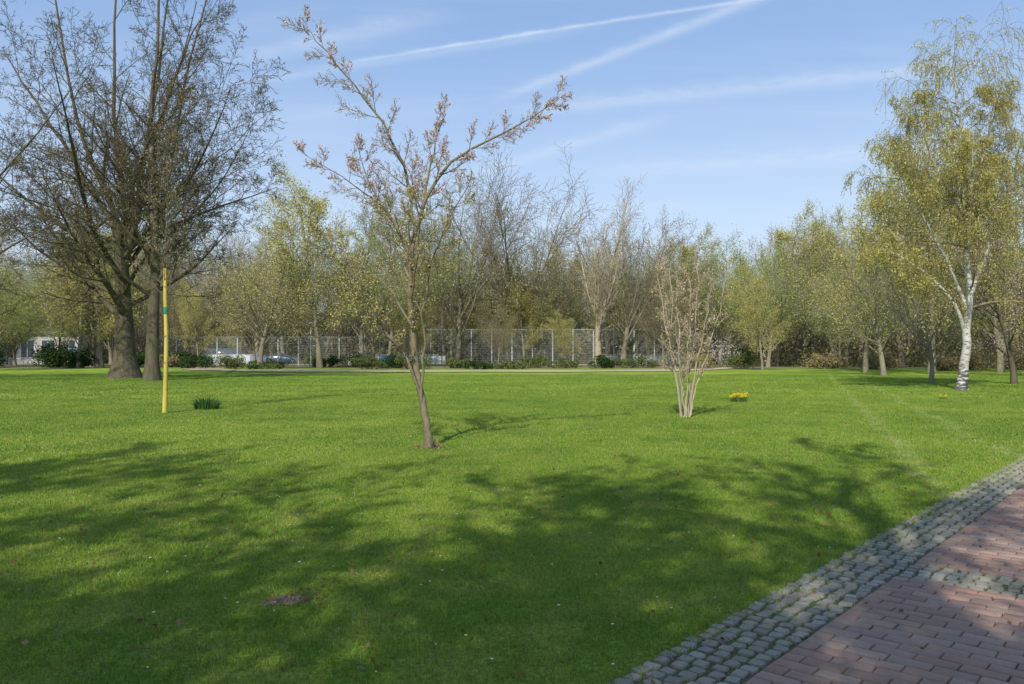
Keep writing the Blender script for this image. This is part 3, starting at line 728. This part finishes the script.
def car(name, x, y, rz, paint, van=False):
    e = empty(name, (x, y, 0)); e.rotation_euler = (0, 0, rz)
    if van: st = [(-2.5,.8,.35,1.0,.78,1.05),(-2.45,.95,.25,1.2,.85,2.0),(-1,.97,.22,1.25,.87,2.08),(1.0,.97,.22,1.25,.86,2.05),(1.75,.96,.22,1.15,.8,1.3),(2.45,.88,.28,.9,.75,.98),(2.55,.7,.4,.7,.6,.75)]
    else: st = [(-2.15,.7,.42,.7,.6,.75),(-2.05,.84,.28,.92,.7,.98),(-1.45,.88,.2,.96,.62,1.36),(-.5,.89,.2,.95,.60,1.47),(.4,.89,.2,.94,.60,1.42),(1.05,.88,.2,.92,.7,.98),(1.95,.82,.26,.78,.65,.82),(2.12,.66,.4,.62,.55,.66)]
    V = []; m_ = 8
    for (a, w_, z0, z1, wr_, z2) in st:
        zz_ = z2-.04 if z2 > z1+.1 else z2
        V += [(a,-w_*.95,z0),(a,-w_,(z0+z1)/2),(a,-w_*.97,z1),(a,-wr_,zz_),(a,wr_,zz_),(a,w_*.97,z1),(a,w_,(z0+z1)/2),(a,w_*.95,z0)]
    F = []; M = []
    for i in range(len(st)-1):
        for j in range(m_):
            F.append((i*m_+j, i*m_+(j+1) % m_, (i+1)*m_+(j+1) % m_, (i+1)*m_+j))
            tall = max(st[i][5]-st[i][3], st[i+1][5]-st[i+1][3]) > .3
            M.append(1 if (j in (2, 4) and tall) or (j == 3 and tall and min(st[i][5]-st[i][3], st[i+1][5]-st[i+1][3]) < .2) else 0)
    G = Geo(); G.add(V, F, 0, True); G.M[-1] = np.array(M)
    for i in (0, len(st)-1):
        o = i*m_; G.add([V[o+q] for q in range(8)], [(0,1,6,7),(1,2,5,6),(2,3,4,5)], 0)
    G.obj('body', [paint, glass], parent=e)
    G = Geo()
    for wx in (-1.4, 1.35):
        for s_ in (-1, 1):
            tubes(G, [([(wx, s_*.72, .32), (wx, s_*.74, .32), (wx, s_*.9, .32), (wx, s_*.92, .32)], [.02, .32, .32, .02], 0)], (14,), 0)
            tubes(G, [([(wx, s_*.90, .32), (wx, s_*.925, .32), (wx, s_*.93, .32)], [.19, .17, .01], 0)], (12,), 1)
    G.obj('wheels', [rubber, steel], parent=e)
pw_ = plain_mat('car_paint_white', (.70, .71, .72), .3, .03); ps_ = plain_mat('car_paint_silver', (.40, .42, .45), .3, .03); pb_ = plain_mat('car_paint_blue', (.05, .10, .25), .3, .05)
car('parked_van', -36, 101.5, .1, pw_, True); car('parked_car', -43.5, 103, 3.2, ps_); car('parked_car', -29.5, 102.5, .05, pb_)
G = Geo(); tubes(G, [([(-20.7, 82, 0), (-20.7, 82, 2), (-20.7, 82, 4.2)], [.07, .055, .045], 0)], (8,), 0)
tubes(G, [([(-20.7, 82, 4.2), (-20.7, 82, 4.3), (-20.7, 82, 4.6), (-20.7, 82, 4.72)], [.05, .16, .22, .03], 0)], (10,), 1)
G.obj('street_lamp', [steel, white])

# ------------------------------------------------------------------ trees behind the photographer (their shadows fall on the lawn)
PS = dict(PB, max=4, rmin=.015, nc=[13, 12, 8, 5, 0], t0=[.45, .2, .15, .1, 0], ang=[48, 40, 40, 40, 40], lenr=[1.5, .42, .45, .45, .4], cone=[0, .45, .4, .3, 0], trop=[0, .05, .03, .01, 0], rr=[.55, .6, .58, .55, .6])
lead = [(0, 0, 5), (.1, 0, 9), (0, .2, 12.5), (.1, .3, 15.5)]
def lvl_(p, s): return [(1, (3, 4), p, .08, s)]
big('park_tree', -1.2, -8.0, 5.8, .28, 81, PS, [bark_mid, leaf_fresh], lvl_(2.2, .068), extra=[(lead, .24, .10, 14)])
big('park_tree', -4.1, -9.5, 5.8, .28, 82, PS, [bark_mid, leaf_fresh], lvl_(2.4, .068), extra=[(lead, .24, .10, 16)])
big('park_tree', -10.8, -8.0, 5.8, .26, 83, PS, [bark_mid, leaf_fresh], lvl_(3.0, .072), extra=[(lead, .20, .07, 16)])
big('park_tree', -7.4, -11.5, 5.6, .26, 84, PS, [bark_mid, leaf_fresh], lvl_(1.8, .066), extra=[(lead, .18, .07, 14)])
big('park_tree', 1.6, -10.0, 5.4, .22, 85, PS, [bark_mid, leaf_fresh], lvl_(.5, .06), extra=[(lead, .17, .07, 10)])

# ------------------------------------------------------------------ light and sky
SUN_AZ = 196.5; SUN_EL = 40.
az, el = R(SUN_AZ), R(SUN_EL)
sdir = Vector((math.sin(az)*math.cos(el), math.cos(az)*math.cos(el), math.sin(el)))
sl = bpy.data.lights.new('sun', 'SUN'); sl.energy = 5.0; sl.angle = R(.5); sl.color = (1, .95, .86)
so = bpy.data.objects.new('sun', sl); scene.collection.objects.link(so); so.rotation_euler = (-sdir).to_track_quat('-Z', 'Y').to_euler()
so.location = (0, 0, 30)

w = bpy.data.worlds.new('World'); scene.world = w; w.use_nodes = True; nt = w.node_tree; nt.nodes.clear()
out = nt.nodes.new('ShaderNodeOutputWorld'); bg = nt.nodes.new('ShaderNodeBackground'); bg.inputs[1].default_value = .145
sky = nt.nodes.new('ShaderNodeTexSky'); sky.sky_type = 'NISHITA'; sky.sun_disc = False
sky.sun_elevation = el; sky.sun_rotation = az; sky.air_density = 1.0; sky.dust_density = .5; sky.ozone_density = 1.8
tc = nt.nodes.new('ShaderNodeTexCoord'); sp = nt.nodes.new('ShaderNodeSeparateXYZ'); L(nt, tc.outputs['Generated'], sp.inputs[0])
zc = math_n(nt, 'MAXIMUM', sp.outputs['Z'], .03)
u = math_n(nt, 'DIVIDE', sp.outputs['X'], zc); v = math_n(nt, 'DIVIDE', sp.outputs['Y'], zc)
cb = nt.nodes.new('ShaderNodeCombineXYZ'); L(nt, u, cb.inputs[0]); L(nt, v, cb.inputs[1]); uv = cb.outputs[0]
wob = noise(nt, 1.3, 3, .5, uv); fine = noise(nt, 7, 6, .7, uv)
total = None
def add(x):
    global total
    total = x if total is None else math_n(nt, 'ADD', total, x)
for (a, b_, wd, st, fade) in [((-.43, 2.68), (.64, 2.26), .013, .55, .35), ((.05, 3.02), (.70, 2.23), .035, .42, .3), ((-.95, 2.72), (-.33, 2.40), .06, .3, .25),
                        ((.15, 3.25), (1.5, 2.80), .09, .34, .3), ((-.2, 4.45), (.55, 3.5), .08, .26, .3), ((-1.0, 2.95), (.1, 2.5), .04, .25, .3), ((.6, 4.4), (2.2, 3.9), .22, .25, .4)]:
    dx, dy = b_[0]-a[0], b_[1]-a[1]; ln = math.hypot(dx, dy); dx /= ln; dy /= ln
    pu = math_n(nt, 'SUBTRACT', u, a[0]); pv = math_n(nt, 'SUBTRACT', v, a[1])
    t = math_n(nt, 'ADD', math_n(nt, 'MULTIPLY', pu, dx), math_n(nt, 'MULTIPLY', pv, dy))
    q = math_n(nt, 'ADD', math_n(nt, 'MULTIPLY', pu, -dy), math_n(nt, 'MULTIPLY', pv, dx))
    q = math_n(nt, 'ADD', q, math_n(nt, 'MULTIPLY', math_n(nt, 'SUBTRACT', wob, .5), .05))
    q = math_n(nt, 'ADD', q, math_n(nt, 'MULTIPLY', math_n(nt, 'SUBTRACT', fine, .5), wd*1.8))
    e = math_n(nt, 'DIVIDE', q, wd); e = math_n(nt, 'MULTIPLY', e, e); e = math_n(nt, 'POWER', 2.718, math_n(nt, 'MULTIPLY', e, -1))
    mk = math_n(nt, 'MULTIPLY', maprange(nt, t, -fade, fade*.6, 0, 1, True), maprange(nt, t, ln-fade*.3, ln+fade, 1, 0, True))
    add(math_n(nt, 'MULTIPLY', math_n(nt, 'MULTIPLY', e, mk), math_n(nt, 'MULTIPLY', maprange(nt, fine, .25, .75, .3, 1.), st)))
mp = nt.nodes.new('ShaderNodeMapping'); mp.inputs['Rotation'].default_value = (0, 0, R(20)); mp.inputs['Scale'].default_value = (.35, 1.3, 1); L(nt, uv, mp.inputs[0])
add(maprange(nt, noise(nt, .9, 6, .6, mp.outputs[0], .4), .50, .85, 0, .28, True))
add(maprange(nt, sp.outputs['Z'], .0, .42, .70, .08, True))
tot = math_n(nt, 'MINIMUM', total, .92)
col = mixc(nt, tot, mixc(nt, .5, sky.outputs[0], (1.95, 3.45, 6.4)), (5.3, 6.0, 6.9))
L(nt, col, bg.inputs[0]); L(nt, bg.outputs[0], out.inputs[0])

# ------------------------------------------------------------------ camera
cam = bpy.data.cameras.new('camera'); cam.lens = 28; cam.sensor_width = 36; cam.clip_end = 4000
co = bpy.data.objects.new('camera', cam); scene.collection.objects.link(co)
co.location = (0, 0, 1.6); co.rotation_euler = (R(90.72), 0, 0); scene.camera = co
scene.view_settings.view_transform = 'Standard'; scene.view_settings.look = 'None'; scene.view_settings.exposure = 0
